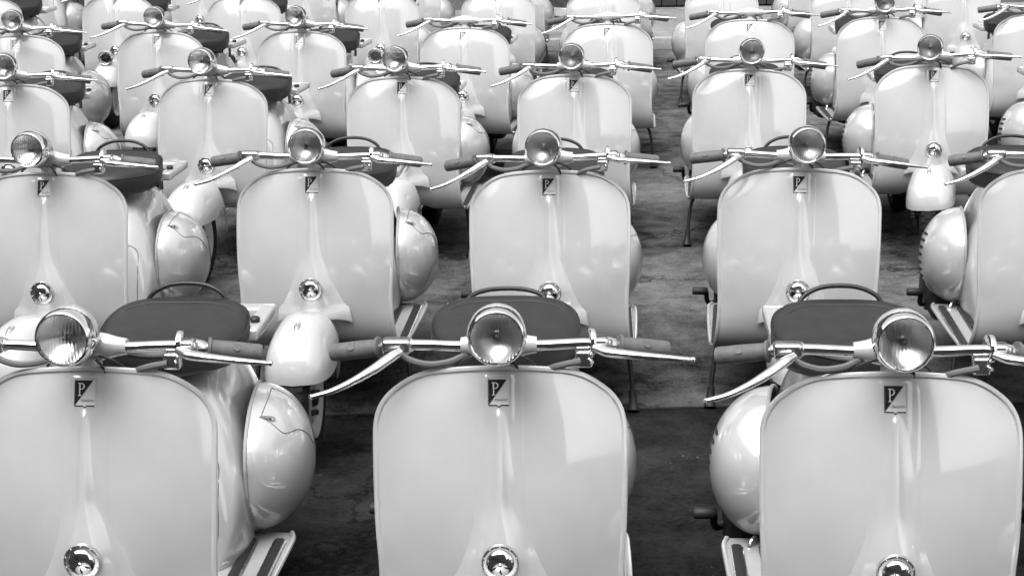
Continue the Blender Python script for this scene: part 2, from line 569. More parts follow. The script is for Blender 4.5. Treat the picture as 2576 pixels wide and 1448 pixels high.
CREST = [(.080, 0), (.093, .006), (.12, .011), (.2, .016), (.28, .024), (.33, .034), (.36, .040), (.40, .043), (.46, .044)]
CW = [(.06, .007), (.1, .009), (.2, .014), (.28, .021), (.33, .034), (.37, .045), (.42, .056), (.46, .074)]
def crest_h(x, s):
    c = max(0, sinterp(CREST, s)) if s > .080 else 0.0
    w = sinterp(CW, s)
    p = 1.9 + 2.5 * smooth01(.26, .38, s)
    return c / (1 + (abs(x) / w) ** p)
def casing_w(s):
    return sinterp([(.018, .044), (.03, .05), (.25, .05), (.32, .056), (.38, .074), (.43, .098), (.462, .125)], s)
def casing_pt(x, s, h=0.0):
    w = casing_w(s)
    e = min(1, (w - abs(x)) / 0.004)
    edge = 0.0009 * max(0.0, e) if s > .022 else 0.0005
    pad = 0.0022 * (1 - smooth01(.026, .030, abs(x))) * smooth01(.012, .016, s) * (1 - smooth01(.085, .12, s))
    cr = crest_h(x, s) - crest_h(w, s)
    # bottom lip turns forward
    lip = 0.010 * smooth01(.44, .462, s)
    return shield_pt(x, s, edge + pad + max(0, cr) + lip + h)
def build_casing():
    ss = [.014, .018, .022, .026] + [.03 + i * .012 for i in range(36)] + [.458, .462]
    rows = []
    for s in ss:
        w = casing_w(s)
        us = []
        n = 36
        for j in range(n + 1):
            t = 2 * j / n - 1
            us.append(w * (0.55 * t + 0.45 * t ** 3))
        us = [-w] + [-w + .0035] + us[2:-2] + [w - .0035] + [w]
        # scoop the lip: it dips at the sides
        rows.append([casing_pt(u, s + (0.035 * (u / .125) ** 2 if s > .45 else 0)) for u in us])
    m = MB().add(thick(grid(rows), 0.002))
    return m.mesh('horn_casing', 'paint', True, 55)

def centre_frame(s, h=0.0):
    p = casing_pt(0, s, h)
    th = lean(s)
    return (p, Vector((1, 0, 0)), Vector((0, sin(th), cos(th))), Vector((0, -cos(th), sin(th))))

def build_badge():
    fr = centre_frame(0.048, 0.0)
    w, h = 0.0200, 0.0252
    out = [(-w, h), (-w, -h), (-.004, -h), (0, -h - .0035), (.004, -h), (w, -h), (w, h)]
    plate = MB().add(prism(out, fr, -0.001, 0.0022)).mesh('badge', 'badge_light', False)
    i = 0.0014
    tri = MB()
    tri.add(prism([(-w + .0003, h - .0003), (-w + .0003, -h + .0003), (w - .004, h - .0003)], fr, 0.0023, 0.0030))
    rim = MB()
    rim.add(prism([(-w - .0012, h + .001), (-w - .0012, -h - .001), (-w - .0001, -h - .001), (-w - .0001, h + .001)], fr, -0.001, 0.0028))
    rim.add(prism([(-w, -h - .0022), (-.004, -h - .0022), (0, -h - .0062), (.004, -h - .0022), (w, -h - .0022),
                   (w, -h - .0001), (.0042, -h - .0001), (0, -h - .0036), (-.0042, -h - .0001), (-w, -h - .0001)], fr, -0.001, 0.0024))
    # the serif letter P
    o = (fr[0] + fr[1] * (-.0078) + fr[2] * (.0065), fr[1], fr[2], fr[3])
    L = MB()
    hh = .0115
    L.add(prism([(-.0040, hh), (-.0040, -hh), (-.0014, -hh), (-.0014, hh)], o, .0031, .0036))
    L.add(prism([(-.0062, -hh), (-.0062, -hh - .0014), (.0012, -hh - .0014), (.0012, -hh)], o, .0031, .0036))
    L.add(prism([(-.0062, hh + .0014), (-.0062, hh), (.0000, hh), (.0000, hh + .0014)], o, .0031, .0036))
    ob, ib = [], []
    for k in range(13):
        a = pi / 2 - pi * k / 12
        ob.append((0.0 + .0072 * cos(a), hh - .0052 + .0066 * sin(a)))
        ib.append((0.0 + .0046 * cos(a), hh - .0052 + .0050 * sin(a)))
    for k in range(12):
        L.add(prism([ob[k], ob[k + 1], ib[k + 1], ib[k]][::-1], o, .0031, .0036))
    L.add(prism([(-.0013, hh + .0013), (-.0013, hh - .0003), (.0001, hh - .0003), (.0001, hh + .0013)], o, .0031, .00358))
    L.add(prism([(-.0013, hh - .0102), (-.0013, hh - .0118), (.0001, hh - .0118), (.0001, hh - .0102)], o, .0031, .00358))
    letter = L.mesh('letter', 'badge_light', False)
    # wordmark
    cu = bpy.data.curves.new('wordmark', 'FONT')
    cu.body = 'PIAGGIO'
    cu.size = 0.0066
    cu.extrude = 0.0002
    cu.align_x = 'CENTER'
    ob_ = bpy.data.objects.new('wordmark_tmp', cu)
    COL.objects.link(ob_)
    bpy.context.view_layer.update()
    me = bpy.data.meshes.new_from_object(ob_.evaluated_get(bpy.context.evaluated_depsgraph_get()))
    wo_ = fr[0] + fr[1] * 0.0058 + fr[2] * (-.0178) + fr[3] * 0.0026
    M = Matrix((fr[1], fr[2], fr[3])).transposed().to_4x4()
    M.translation = wo_
    me.transform(M)
    bpy.data.objects.remove(ob_)
    me.name = 'wordmark'
    me.materials.clear(); me.materials.append(MATS['badge_text'])
    return plate, tri.mesh('dark_field', 'badge_dark', False), rim.mesh('badge_edge', 'badge_dark', False), letter, me

def build_horn():
    fr = centre_frame(0.376, 0.0)
    o, n = fr[0], fr[3]
    ring = MB().add(lathe([(.026, -.01), (.0365, -.01), (.0375, .002), (.0360, .0048), (.0335, .0055), (.0300, .005), (.0275, .0052), (.026, .003)], o, n, 40))
    for k in range(10):
        a = 2 * pi * (k + .5) / 10
        c = o + fr[1] * cos(a) * .0335 + fr[2] * sin(a) * .0335 + n * .0050
        ring.add(lathe([(.0019, 0), (.0019, .0012), (.0008, .002)], c, n, 8))
    dome = MB().add(lathe([(.0272, 0)] + [(.0272 * cos(t), .004 + .0115 * sin(t)) for t in [pi / 2 * i / 9 for i in range(9)]] + [(.0005, .0155)], o, n, 40))
    dome.add(lathe([(.0042, .0140), (.0042, .0172), (.0028, .0185), (.0005, .0186)], o, n, 12))
    slots = MB()
    for k in range(6):
        a0 = pi / 2 + 2 * pi * k / 6
        pts_in, pts_out = [], []
        for i in range(7):
            r = .0075 + (.0225 - .0075) * i / 6
            half = .05 + .11 * sin(pi * i / 6) if i not in (0, 6) else .03
            t = math.acos(min(1, r / .0272))
            hh = .004 + .0115 * sin(t) + .0005
            bend = 0.12 * (i / 6)
            for lst, sg in ((pts_in, -1), (pts_out, 1)):
                a = a0 + sg * half * (.0075 / r) ** .4 + bend
                lst.append(o + fr[1] * cos(a) * r + fr[2] * sin(a) * r + n * hh)
        slots.add(grid([pts_in, pts_out]))
    bolt = MB().add(lathe([(.0018, .0180), (.0018, .0191), (.0003, .0192)], o, n, 10))
    slots.add((bolt.v, bolt.f))
    return ring.mesh('horn', 'aluminium'), dome.mesh('horn_cover', 'chrome'), slots.mesh('horn_slots', 'slot')

# steering axis
AX_P = Vector((0, 0.046, 0.91))
AX_D = Vector((0, sin(radians(20)), cos(radians(20))))
LAMP = Vector((0, -0.112, 0.957))

def build_lamp(c, r, axis, shell):
    """headlight: shell mesh, rim, lens, reflector, bulb"""
    c = Vector(c); n = Vector(axis).normalized()
    k = r / 0.0575
    rim = MB().add(lathe([(.0480 * k, .004 * k), (.0492 * k, .0075 * k), (.0510 * k, .0082 * k), (.0535 * k, .0060 * k), (.0556 * k, .000 * k), (.0572 * k, -.009 * k),
                          (.0580 * k, -.020 * k), (.0582 * k, -.030 * k), (.0565 * k, -.033 * k), (.0535 * k, -.030 * k), (.0500 * k, -.01 * k), (.0480 * k, 0)], c, n, 44, False))
    front = [(.0492 * k * sin(t) / sin(.75), (.004 + .013 * (cos(t) - cos(.75)) / (1 - cos(.75))) * k) for t in [.75 * i / 9 for i in range(10)]]
    prof = [(max(a, 1e-4), h) for a, h in front] + [(a, h - .003 * k) for a, h in front[::-1]]
    lens = MB().add(lathe([(max(p[0], 2e-4), p[1]) for p in prof], c, n, 44, False))
    refl = [(.0496 * k * t, (-.034 + .032 * t * t) * k) for t in [i / 12 for i in range(1, 13)]]
    refl = [(.002 * k, -.034 * k)] + refl
    reflector = MB().add(lathe(refl, c, n, 40))
    # drop the front cap of the dish
    reflector.f = reflector.f[:-1]
    bulb = MB().add(lathe([(.0050 * k, -.034 * k), (.0050 * k, -.028 * k), (.0075 * k, -.022 * k), (.0075 * k, -.014 * k), (.004 * k, -.008 * k), (.0006, -.0065 * k)], c, n, 18))
    return (rim.mesh('lamp_rim', 'chrome'), lens.mesh('lamp_lens', 'lens_glass', True, 30),
            reflector.mesh('lamp_reflector', 'reflector'), bulb.mesh('lamp_bulb', 'bulb'))

def build_headlight_shell():
    m = MB()
    rows = []
    # lofted teardrop from the rim back and down to the steering head
    sec = [(-.022, .0555, .0, .0555), (-.034, .0566, 0, .0566), (-.052, .0552, -.001, .0552), (-.072, .049, -.005, .048),
           (-.098, .041, -.014, .039), (-.120, .033, -.028, .030), (-.140, .024, -.044, .022), (-.156, .010, -.054, .010)]
    for d, rx, dz, rz in sec:
        rows.append([LAMP + Vector((rx * cos(a), -d, dz + rz * sin(a))) for a in [2 * pi * j / 30 for j in range(30)]])
    v, f = grid(rows, True)
    f.append(list(range(len(rows) * 30 - 30, len(rows) * 30)))
    m.add((v, f))
    return m.mesh('headlight', 'paint')

BAR_Z, BAR_Y = 0.897, 0.030
BAR_R = [(0.0, BAR_Y, BAR_Z), (.08, BAR_Y, BAR_Z), (.15, BAR_Y, BAR_Z + .003), (.19, BAR_Y + .003, BAR_Z + .002), (.24, BAR_Y + .014, BAR_Z - .006), (.34, BAR_Y + .045, BAR_Z - .026)]
def bar_pts(sg, n=6):
    return [Vector((p.x * sg, p.y, p.z)) for p in catmull(BAR_R, n)]
def bar_at(x):
    sg = 1 if x >= 0 else -1
    pts = bar_pts(sg, 12)
    for a, b in zip(pts, pts[1:]):
        if a.x * sg <= abs(x) <= b.x * sg:
            t = (abs(x) - a.x * sg) / (b.x * sg - a.x * sg)
            return a.lerp(b, t), (b - a).normalized()
    return pts[-1], (pts[-1] - pts[-2]).normalized()

def build_headset(plain):
    m = MB()
    R = .021 if not plain else .020
    tab = [(-.077, .0120), (-.076, .0165), (-.070, .0172), (-.055, R - .001), (-.035, R + .005), (0, R + .011), (.035, R + .005), (.055, R - .001), (.070, .0172), (.076, .0165), (.077, .0120)]
    m.add(tube([(x, BAR_Y + .004, BAR_Z) for x, r in tab], [r for x, r in tab], 20))
    return m.mesh('steering_head', 'paint')
def build_neck():
    m = MB()
    a, b = AX_P + AX_D * 0.01, AX_P - AX_D * 0.075
    m.add(tube([a, AX_P - AX_D * .015, AX_P - AX_D * .03, b], [.027, .0245, .0230, .0230], 22))
    return m.mesh('steering_neck', 'paint')
def build_bar():
    m = MB()
    for sg in (-1, 1):
        pts = [p for p in bar_pts(sg) if abs(p.x) > .06]
        m.add(tube(pts, .0108, 14))
    return m.mesh('handlebar', 'chrome')
def build_grip(sg):
    m = MB()
    xs = [.238, .2395, .244, .2455, .25, .26, .28, .30, .32, .335, .340, .3425]
    rs = [.0195, .0225, .0225, .0182, .0176, .0180, .0184, .0184, .0182, .0180, .0170, .0120]
    P = []
    for x in xs:
        if x <= .3395: p, t = bar_at(sg * x)
        else:
            p, t = bar_at(sg * .339); p = p + t * (x - .339)
        P.append(p)
    m.add(tube(P, rs, 20))
    mk = MB()
    p, t = bar_at(sg * .292)
    n = (Vector((0, -.75, .66)) - t * t.dot(Vector((0, -.75, .66)))).normalized()
    ex = t * sg; ey = n.cross(ex)
    fr = (p + n * .0182, ex, ey, n)
    hx = [(-.007, .008), (-.007, -.006), (0, -.009), (.007, -.006), (.007, .008)]
    mk.add(prism(hx, fr, -.002, .0009))
    return m.mesh('grip', 'grip_rubber'), mk.mesh('grip_mark', 'grip_rubber', False)
def blade(path_, widths, thickv):
    """a flattened, curved lever"""
    pts = catmull(path_, 7)
    n = len(pts)
    ws = [interp([(i / (len(widths) - 1), w) for i, w in enumerate(widths)], k / (n - 1)) for k in range(n)]
    return tube(pts, ws, 12, True, thickv)
def build_levers():
    # the lever on the twist-shift side hangs low, the other follows its grip
    left = MB().add(blade([(-.193, -.004, .923), (-.215, -.020, .915), (-.245, -.040, .899), (-.285, -.058, .880), (-.325, -.068, .864), (-.366, -.070, .853)],
                          [.009, .0125, .0115, .0090, .0072, .0056], 0.8))
    left.add(lathe([(.0005, .0052), (.0045, .0035), (.006, 0), (.0045, -.0035), (.0005, -.0052)], (-.366, -.070, .853), (1, 0, .2), 12))
    right = MB().add(blade([(.190, .004, .925), (.215, -.014, .922), (.25, -.027, .921), (.30, -.034, .918), (.345, -.034, .914), (.383, -.028, .909)],
                           [.009, .0125, .0115, .0092, .0072, .0054], 0.8))
    right.add(lathe([(.0005, .0052), (.0045, .0035), (.0058, 0), (.0045, -.0035), (.0005, -.0052)], (.383, -.028, .909), (1, 0, -.2), 12))
    for b_ in (left, right):
        for p in b_.v: p.z -= .026
    hl = MB()
    for sg in (-1, 1):
        m = MB()
        P = [bar_at(sg * x)[0] for x in (.172, .178, .205, .228, .235)] if sg < 0 else [bar_at(sg * x)[0] for x in (.200, .205, .215, .228, .235)]
        m.add(tube(P, [.0125, .0150, .0165, .0150, .0130], 18))
        c, t = bar_at(sg * .208)
        m.add(bevelled(box(c + Vector((-.004 * sg, -.012, .004)), (.058 if sg < 0 else .032, .034, .030)), .009, 3))
        m.add(tube([c + Vector((sg * .014, -.020, .014)), c + Vector((sg * .014, -.020, -.018))], .0052, 10))
        hl = m
        if sg < 0: mh = m
        else: ph = m
    collar = MB()
    c, t = bar_at(.185)
    collar.add(lathe([(.011, -.007), (.024, -.007), (.0285, -.005), (.0300, 0), (.0285, .005), (.024, .007), (.011, .007)], c + Vector((0, 0, .002)), t, 30))
    sw = MB()
    c, t = bar_at(.168)
    sw.add(bevelled(box(c + Vector((.002, -.004, -.030)), (.034, .026, .034)), .006, 3))
    sw.add(tube([c + Vector((.012, -.02, -.028)), c + Vector((.018, -.032, -.030))], .004, 10))
    return (left.mesh('shift_lever', 'aluminium'), right.mesh('brake_lever', 'aluminium'),
            mh.mesh('shift_housing', 'aluminium'), ph.mesh('lever_clamp', 'aluminium'),
            collar.mesh('bar_collar', 'chrome'), sw.mesh('switch_box', 'aluminium'))
def build_cables():
    a = MB().add(tube(catmull([(-.198, .012, .912), (-.175, .004, .900), (-.14, .002, .892), (-.10, .006, .895), (-.07, .02, .903), (-.05, .05, .90)], 6), .0070, 8))
    b = MB().add(tube(catmull([(.162, .012, .892), (.135, .006, .889), (.105, .008, .880), (.08, .02, .862), (.07, .03, .835)], 6), .0070, 8))
    w1 = MB().add(tube(catmull([(-.03, .0, .915), (-.062, .004, .902), (-.085, .014, .885), (-.088, .03, .862), (-.08, .05, .835)], 6), .0030, 6))
    w2 = MB().add(tube(catmull([(.028, .0, .912), (.055, .0, .902), (.072, .012, .884), (.07, .03, .86), (.06, .05, .83)], 6), .0030, 6))
    w3 = MB().add(tube(catmull([(.022, -.004, .905), (.034, -.006, .893), (.038, .0, .875), (.030, .02, .85)], 6), .0030, 6))
    for b_ in (a, b, w1, w2, w3):
        for p in b_.v: p.z -= .024
    return (a.mesh('cable', 'cable'), b.mesh('cable', 'cable'), w1.mesh('wire', 'wire'), w2.mesh('wire', 'wire'), w3.mesh('wire', 'wire'))

AXLE = Vector((0, -.325, .203))
def build_fender():
    m = MB()
    rows = []
    F, Rr = -.190, .215
    N = 34
    for i in range(N + 1):
        t = i / N
        u = F * cos(pi / 2 * min(1, t / .5)) if t < .5 else Rr * sin(pi / 2 * (t - .5) / .5)
        y = AXLE.y + .012 + u
        # roof line (highest behind the axle), half width, lower edge
        if u < .03:
            q = (u - .03) / (F - .03)
            zt = .306 + .154 * max(0, 1 - q ** 2.8) ** .5
            w = .1 * (max(0, 1 - q ** 4.2)) ** (1 / 2.8)
        else:
            q = (u - .03) / (Rr - .03)
            zt = .300 + .160 * sqrt(max(0, 1 - .8 * q ** 2.2))
            w = .0985 * sqrt(max(0, 1 - .55 * q ** 2.4))
        zb = sinterp([(-.24, .304), (-.08, .304), (-.04, .304), (.01, .309), (.05, .326), (.09, .332), (.13, .308), (.17, .250), (.20, .205), (.215, .190)], u)
        zb = min(zb, zt - .004)
        r = []
        K = 28
        for j in range(K + 1):
            a = pi * j / K
            e = 2 / 2.5
            x = -w * math.copysign(abs(cos(a)) ** e, cos(a))
            z = zb + (zt - zb) * abs(sin(a)) ** e
            # sides bulge slightly towards the bottom
            r.append(Vector((x * (1 + .05 * (1 - abs(sin(a)))), y, z)))
        rows.append(r)
    m.add(thick(grid(rows), 0.002))
    # rivets on the tail
    for sg in (-1, 1):
        for dy in (.0, .02):
            m.add(lathe([(.004, 0), (.004, .002), (.001, .0035)], (sg * .088, AXLE.y + .175 + dy, .300 + dy * .2), (sg, 0, 0), 8))
    crest = MB()
    base = AXLE + Vector((0, -.055, .232))
    cp = [base + Vector((0, y, z)) for y, z in ((-.040, -.012), (-.02, .004), (.0, .013), (.02, .017), (.034, .012))]
    crest.add(tube(catmull(cp, 5), [.003 + .008 * sin(pi * (k + 1) / 23) for k in range(21)], 10))
    crest.add(tube([base + Vector((0, -.01, -.012)), base + Vector((0, -.008, .012))], .005, 10))
    return m.mesh('front_fender', 'paint', True, 50), crest.mesh('fender_crest', 'chrome')

def build_wheel(c, w=.044):
    c = Vector(c)
    prof = []
    for k in range(21):
        a = -pi * .86 + 2 * pi * .86 * k / 20
        prof.append((.158 + .043 * cos(a), w * sin(a) * .96))
    tyre = MB().add(lathe(prof, c, (1, 0, 0), 48, False))
    # tread blocks
    for k in range(40):
        a = 2 * pi * k / 40
        for sx in (-.021, 0, .021):
            aa = a + (pi / 40 if sx == 0 else 0)
            R = Matrix.Rotation(aa, 3, 'X')
            tyre.add(box(c + R @ Vector((sx, 0, .2005 - abs(sx) * .2)), (.017, .018, .006), R))
    rim = MB().add(lathe([(.03, -.030), (.075, -.030), (.085, -.022), (.105, -.030), (.118, -.040), (.124, -.041), (.122, -.03), (.118, 0), (.122, .03), (.124, .041),
                          (.118, .040), (.105, .030), (.085, .022), (.075, .030), (.03, .030)], c, (1, 0, 0), 40))
    hub = MB().add(lathe([(.001, -.046), (.020, -.044), (.024, -.036), (.03, -.029), (.03, .029), (.024, .036), (.020, .044), (.001, .046)], c, (1, 0, 0), 20))
    for k in range(5):
        a = 2 * pi * k / 5
        for sg in (-1, 1):
            hub.add(lathe([(.009, 0), (.009, .010), (.004, .012)], c + Vector((sg * .030, .055 * cos(a), .055 * sin(a))), (sg, 0, 0), 6))
    return tyre.mesh('front_wheel', 'tyre'), rim.mesh('wheel_rim', 'paint'), hub.mesh('wheel_hub', 'dark_steel')

def build_fork():
    m = MB()
    p = [AX_P - AX_D * .40, AX_P - AX_D * .48]
    a = AX_P - AX_D * .535 + Vector((0, -.05, 0))
    m.add(tube(catmull([a + Vector((0, .01, .02)), a + Vector((-.035, .0, -.0)), a + Vector((-.066, .0, -.04)), AXLE + Vector((-.072, .06, .07)), AXLE + Vector((-.072, .075, .015))], 6), .015, 12))
    m.add(bevelled(box(AXLE + Vector((-.066, .035, .005)), (.02, .12, .04)), .008, 2))
    sp = MB()
    helix = []
    for k in range(90):
        t = k / 89
        helix.append(AXLE + Vector((-.074 + .016 * cos(2 * pi * 9 * t), .03 + .016 * sin(2 * pi * 9 * t), .02 + .13 * t)))
    sp.add(tube(helix, .0032, 6))
    return m.mesh('fork', 'dark_steel'), sp.mesh('fork_spring', 'spring')

# ---------------- rear body and cowls
def build_body():
    top = [(.345, .262), (.36, .33), (.38, .44), (.41, .54), (.45, .61), (.50, .645), (.58, .662), (.70, .672), (.82, .668), (.92, .64), (1.02, .59), (1.12, .50), (1.19, .40), (1.215, .34)]
    hw = [(.345, .145), (.36, .160), (.38, .175), (.41, .186), (.45, .194), (.49, .196), (.53, .194), (.58, .182), (.65, .165), (.80, .145), (.95, .130), (1.1, .105), (1.19, .075), (1.215, .05)]
    zb = [(.345, .252), (.5, .25), (.6, .28), (.8, .30), (1.0, .30), (1.1, .29), (1.2, .28), (1.215, .29)]
    rows = []
    N = 44
    for i in range(N + 1):
        y = .345 + (1.215 - .345) * (i / N) ** 1.25
        t, w, b = sinterp(top, y), sinterp(hw, y), interp(zb, y)
        h = t - b
        prof = [(w * .98, b), (w, b + h * .25), (w * .985, b + h * .50), (w * .88, b + h * .68), (w * .71, b + h * .83), (w * .52, b + h * .94), (w * .28, b + h * .99), (0, t)]
        half = catmull([Vector((x, 0, z)) for x, z in prof], 3)
        r = [Vector((-p.x, y, p.z)) for p in half] + [Vector((p.x, y, p.z)) for p in half[::-1][1:]]
        rows.append(r)
    v, f = grid(rows)
    n = len(rows[0])
    f.append(list(range(n)))
    f.append([N * n + k for k in range(n)][::-1])
    body = MB().add((v, f)).mesh('rear_body', 'paint', True, 60)
    # access door outline on the front of the body
    door = MB()
    def front_y(z, x):
        # y of the body's front skin at height z and half width x
        for k in range(200):
            y = .345 + k * .001
            t, w, b = sinterp(top, y), sinterp(hw, y), interp(zb, y)
            if t < z: continue
            q = (z - b) / (t - b)
            lim = w * interp([(0, .98), (.25, 1), (.50, .985), (.68, .88), (.83, .71), (.94, .52), (1, 0)], q)
            if lim >= abs(x): return y
        return .5
    def rr(hx, z0, z1, r):
        pts = []
        for cx, cz, a0 in ((hx - r, z1 - r, 0), (-hx + r, z1 - r, 90), (-hx + r, z0 + r, 180), (hx - r, z0 + r, 270)):
            for k in range(7):
                a = radians(a0 + 15 * k)
                pts.append((cx + r * cos(a), cz + r * sin(a)))
        return pts
    o = rr(.145, .30, .52, .04)
    pts = []
    for (x1, z1), (x2, z2) in zip(o, o[1:] + o[:1]):
        for k in range(3):
            x, z = x1 + (x2 - x1) * k / 3, z1 + (z2 - z1) * k / 3
            pts.append(Vector((x, front_y(z, x) - .0004, z)))
    door.add(loop_tube(pts, .0018, 6))
    filler = MB()
    filler.add(lathe([(.030, -.02), (.030, .006), (.026, .012), (.001, .013)], (0, .56, .665), (0, 0, 1), 24))
    return body, door.mesh('door_seam', 'groove'), filler.mesh('fuel_cap', 'aluminium')

CY0, CY1 = .455, 1.130
def cowl_pt(u, v, sg, h=0.0):
    y = CY0 + (CY1 - CY0) * u
    b = sinterp([(0, .0), (.012, .030), (.035, .056), (.07, .082), (.12, .106), (.19, .126), (.29, .142), (.42, .148), (.57, .139), (.72, .112), (.86, .068), (.95, .03), (1, .0)], u) * .965 + h
    hh = sinterp([(0, .035), (.012, .066), (.035, .094), (.07, .120), (.12, .145), (.19, .164), (.29, .176), (.42, .177), (.57, .164), (.72, .134), (.86, .088), (.95, .045), (1, .01)], u) * .955 + h
    zc = sinterp([(0, .426), (.1, .419), (.3, .405), (.6, .390), (1, .365)], u)
    x0 = sinterp([(0, .196), (.15, .188), (.4, .168), (.7, .135), (1, .10)], u)
    a = pi * v
    e = 2 / 2.1
    x = x0 + b * abs(sin(a)) ** e
    z = zc + hh * math.copysign(abs(cos(a)) ** e, cos(a))
    return Vector((sg * x, y, z))
def build_cowl(sg, name):
    U = 36; V = 28
    rows = [[cowl_pt((1 - cos(pi / 2 * i / U)) if i < U else 1, j / V, sg) for j in range(V + 1)] for i in range(U + 1)]
    rows = [[cowl_pt((i / U) ** 1.7, j / V, sg) for j in range(V + 1)] for i in range(U + 1)]
    cow = MB().add(thick(grid(rows), .002 * (1 if sg > 0 else -1))).mesh(name, 'paint', True, 55)
    rim = MB().add(tube([cowl_pt(.75 * (1 - j / 30) ** 2, 0, sg, .0) for j in range(30)] + [cowl_pt(0, j / 8, sg, .0) for j in range(9)] + [cowl_pt(.75 * (j / 30) ** 2, 1, sg, .0) for j in range(1, 31)], .0048, 8)).mesh('cowl_gasket', 'gasket')
    return cow, rim
def build_hatch():
    out = [(.150, .08), (.140, .16), (.140, .235), (.155, .270), (.19, .288), (.24, .308), (.29, .343), (.33, .388), (.358, .43), (.385, .40), (.42, .32), (.45, .2), (.455, .08)]
    c = catmull([Vector((a, b, 0)) for a, b in out], 5)
    pts = [cowl_pt(p.x, p.y, 1, .0004) for p in c]
    pts += [cowl_pt(.455 - .305 * k / 12, .08, 1, .0004) for k in range(1, 12)]
    lid = MB().add(loop_tube(pts, .0010, 6)).mesh('hatch_seam', 'groove')
    lat = MB()
    p = cowl_pt(.165, .15, 1)
    lat.add(lathe([(.008, -.002), (.0085, .002), (.006, .004), (.001, .0045)], p, (.5, 0, .87), 16))
    lat.add(bevelled(box(p + Vector((-.012, -.012, .008)), (.03, .010, .004)), .0015))
    return lid, lat.mesh('hatch_latch', 'aluminium')
def build_louvre(k):
    m = MB()
    v0 = .335 + k * .048
    a, b = [], []
    for i in range(8):
        t = i / 7
        u = .27 + .13 * t
        v = v0 + .014 * t
        hv = .0105 * sqrt(max(.02, 1 - (2 * t - 1) ** 4))
        a.append(cowl_pt(u, v - hv, -1, .0009)); b.append(cowl_pt(u, v + hv, -1, .0009))
    m.add(thick(grid([a, b]), .0012))
    return m.mesh('louvre', 'slot', False)
def build_engine():
    m = MB()
    m.add(bevelled(box((-.16, .78, .25), (.22, .34, .15)), .03, 2))
    m.add(tube(catmull([(-.16, .62, .24), (-.17, .58, .20), (-.10, .56, .17), (.0, .60, .16), (.08, .70, .17)], 5), .020, 10))
    m.add(bevelled(box((.03, .78, .16), (.20, .30, .09)), .035, 2))
    m.add(tube([(-.27, .78, .235), (-.20, .78, .235)], .06, 18))
    kick = MB().add(tube(catmull([(-.262, .78, .205), (-.285, .76, .20), (-.296, .73, .222), (-.298, .705, .258)], 6), [.009] * 19, 10))
    ped = MB().add(tube([(-.292, .702, .263), (-.298, .702, .263), (-.345, .700, .263), (-.349, .700, .263)], [.010, .0145, .0145, .011], 14))
    hook = MB().add(tube(catmull([(-.205, .545, .268), (-.215, .53, .275), (-.225, .52, .262), (-.228, .515, .245)], 5), .0045, 8))
    return m.mesh('engine', 'dark_steel'), kick.mesh('kick_starter', 'dark_steel'), ped.mesh('kick_pedal', 'black_rubber'), hook.mesh('cowl_hook', 'aluminium')

def build_seat():
    def outline(t):
        """t 0..1 round the plan; nose at -Y"""
        a = 2 * pi * t
        yc = .625
        c, s = cos(a), sin(a)
        if s >= 0:        # rear half
            e = 2 / 2.7
            return .178 * math.copysign(abs(c) ** e, c), yc + .165 * abs(s) ** e
        e = 2 / 2.0
        q = abs(s)
        return .178 * math.copysign(abs(c) ** 1.0, c) * (1 - .22 * q ** 1.5), yc - .185 * q
    M = 60
    prof = [(.02, .0), (.25, .0), (.5, .0), (.72, .0), (.86, -.001), (.94, -.005), (.985, -.013), (1.0, -.024), (1.0, -.040), (.985, -.058), (.955, -.070), (.90, -.077), (.75, -.079)]
    def top_z(x, y):
        return .765 + .030 * smooth01(.55, .78, y) - .010 * smooth01(.52, .40, y) - .012 * (x / .178) ** 2 * smooth01(.8, .5, y)
    rows = []
    for k, dz in prof:
        r = []
        for j in range(M):
            x, y = outline(j / M)
            xx, yy = x * k, .625 + (y - .625) * k
            r.append(Vector((xx, yy, top_z(xx, yy) + dz)))
        rows.append(r)
    v, f = grid(rows, True)
    f += [list(range(M))[::-1], [(len(rows) - 1) * M + j for j in range(M)]]
    seat = MB().add((v, f)).mesh('seat', 'seat_leather')
    def on(k, dz, j):
        x, y = outline(j / M)
        xx, yy = x * k, .625 + (y - .625) * k
        return Vector((xx, yy, top_z(xx, yy) + dz))
    pip = MB().add(loop_tube([on(.992, -.0155, j) for j in range(M)], .0026, 6)).mesh('seat_piping', 'seat_piping')
    st = []
    for j in range(41):
        x = -.165 + .33 * j / 40
        y = .735 - .085 * (abs(x) / .165) ** 2.2 - .008 * cos(3 * pi * x / .33)
        # stay inside the outline
        st.append(Vector((x, y, top_z(x, y) + (-.0008 - .010 * smooth01(.13, .17, abs(x))))))
    stitch = MB()
    stitch.add(tube(st, .0024, 6))
    stitch = stitch.mesh('seat_seam', 'seat_piping')
    h = [(-.104, .768, .768), (-.098, .773, .785), (-.080, .780, .804), (-.045, .787, .818), (0, .789, .822), (.045, .787, .818), (.080, .780, .804), (.098, .773, .785), (.104, .768, .768)]
    handle = MB().add(tube(catmull(h, 5), .0058, 12)).mesh('grab_handle', 'seat_leather')
    fr = MB()
    fr.add(tube([(-.10, .72, .68), (-.10, .78, .675)], .012, 10)); fr.add(tube([(.10, .72, .68), (.10, .78, .675)], .012, 10))
    for sx in (-.09, .09):
        hel = [Vector((sx + .020 * cos(2 * pi * 5 * t), .70 + .020 * sin(2 * pi * 5 * t), .655 + .035 * t)) for t in [k / 60 for k in range(61)]]
        fr.add(tube(hel, .003, 6))
    fr.add(bevelled(box((0, .60, .676), (.05, .30, .014)), .004))
    fr.add(bevelled(box((.0, .46, .667), (.05, .05, .035)), .006))
    but = MB()
    for sg in (-1, 1):
        but.add(lathe([(.0045, -.002), (.0045, .002), (.001, .0035)], on(1.0, -.050, 4 if sg > 0 else 26), (sg, .3, 0), 10))
    return seat, pip, stitch, handle, fr.mesh('seat_frame', 'dark_steel'), but.mesh('seat_button', 'bright_metal')

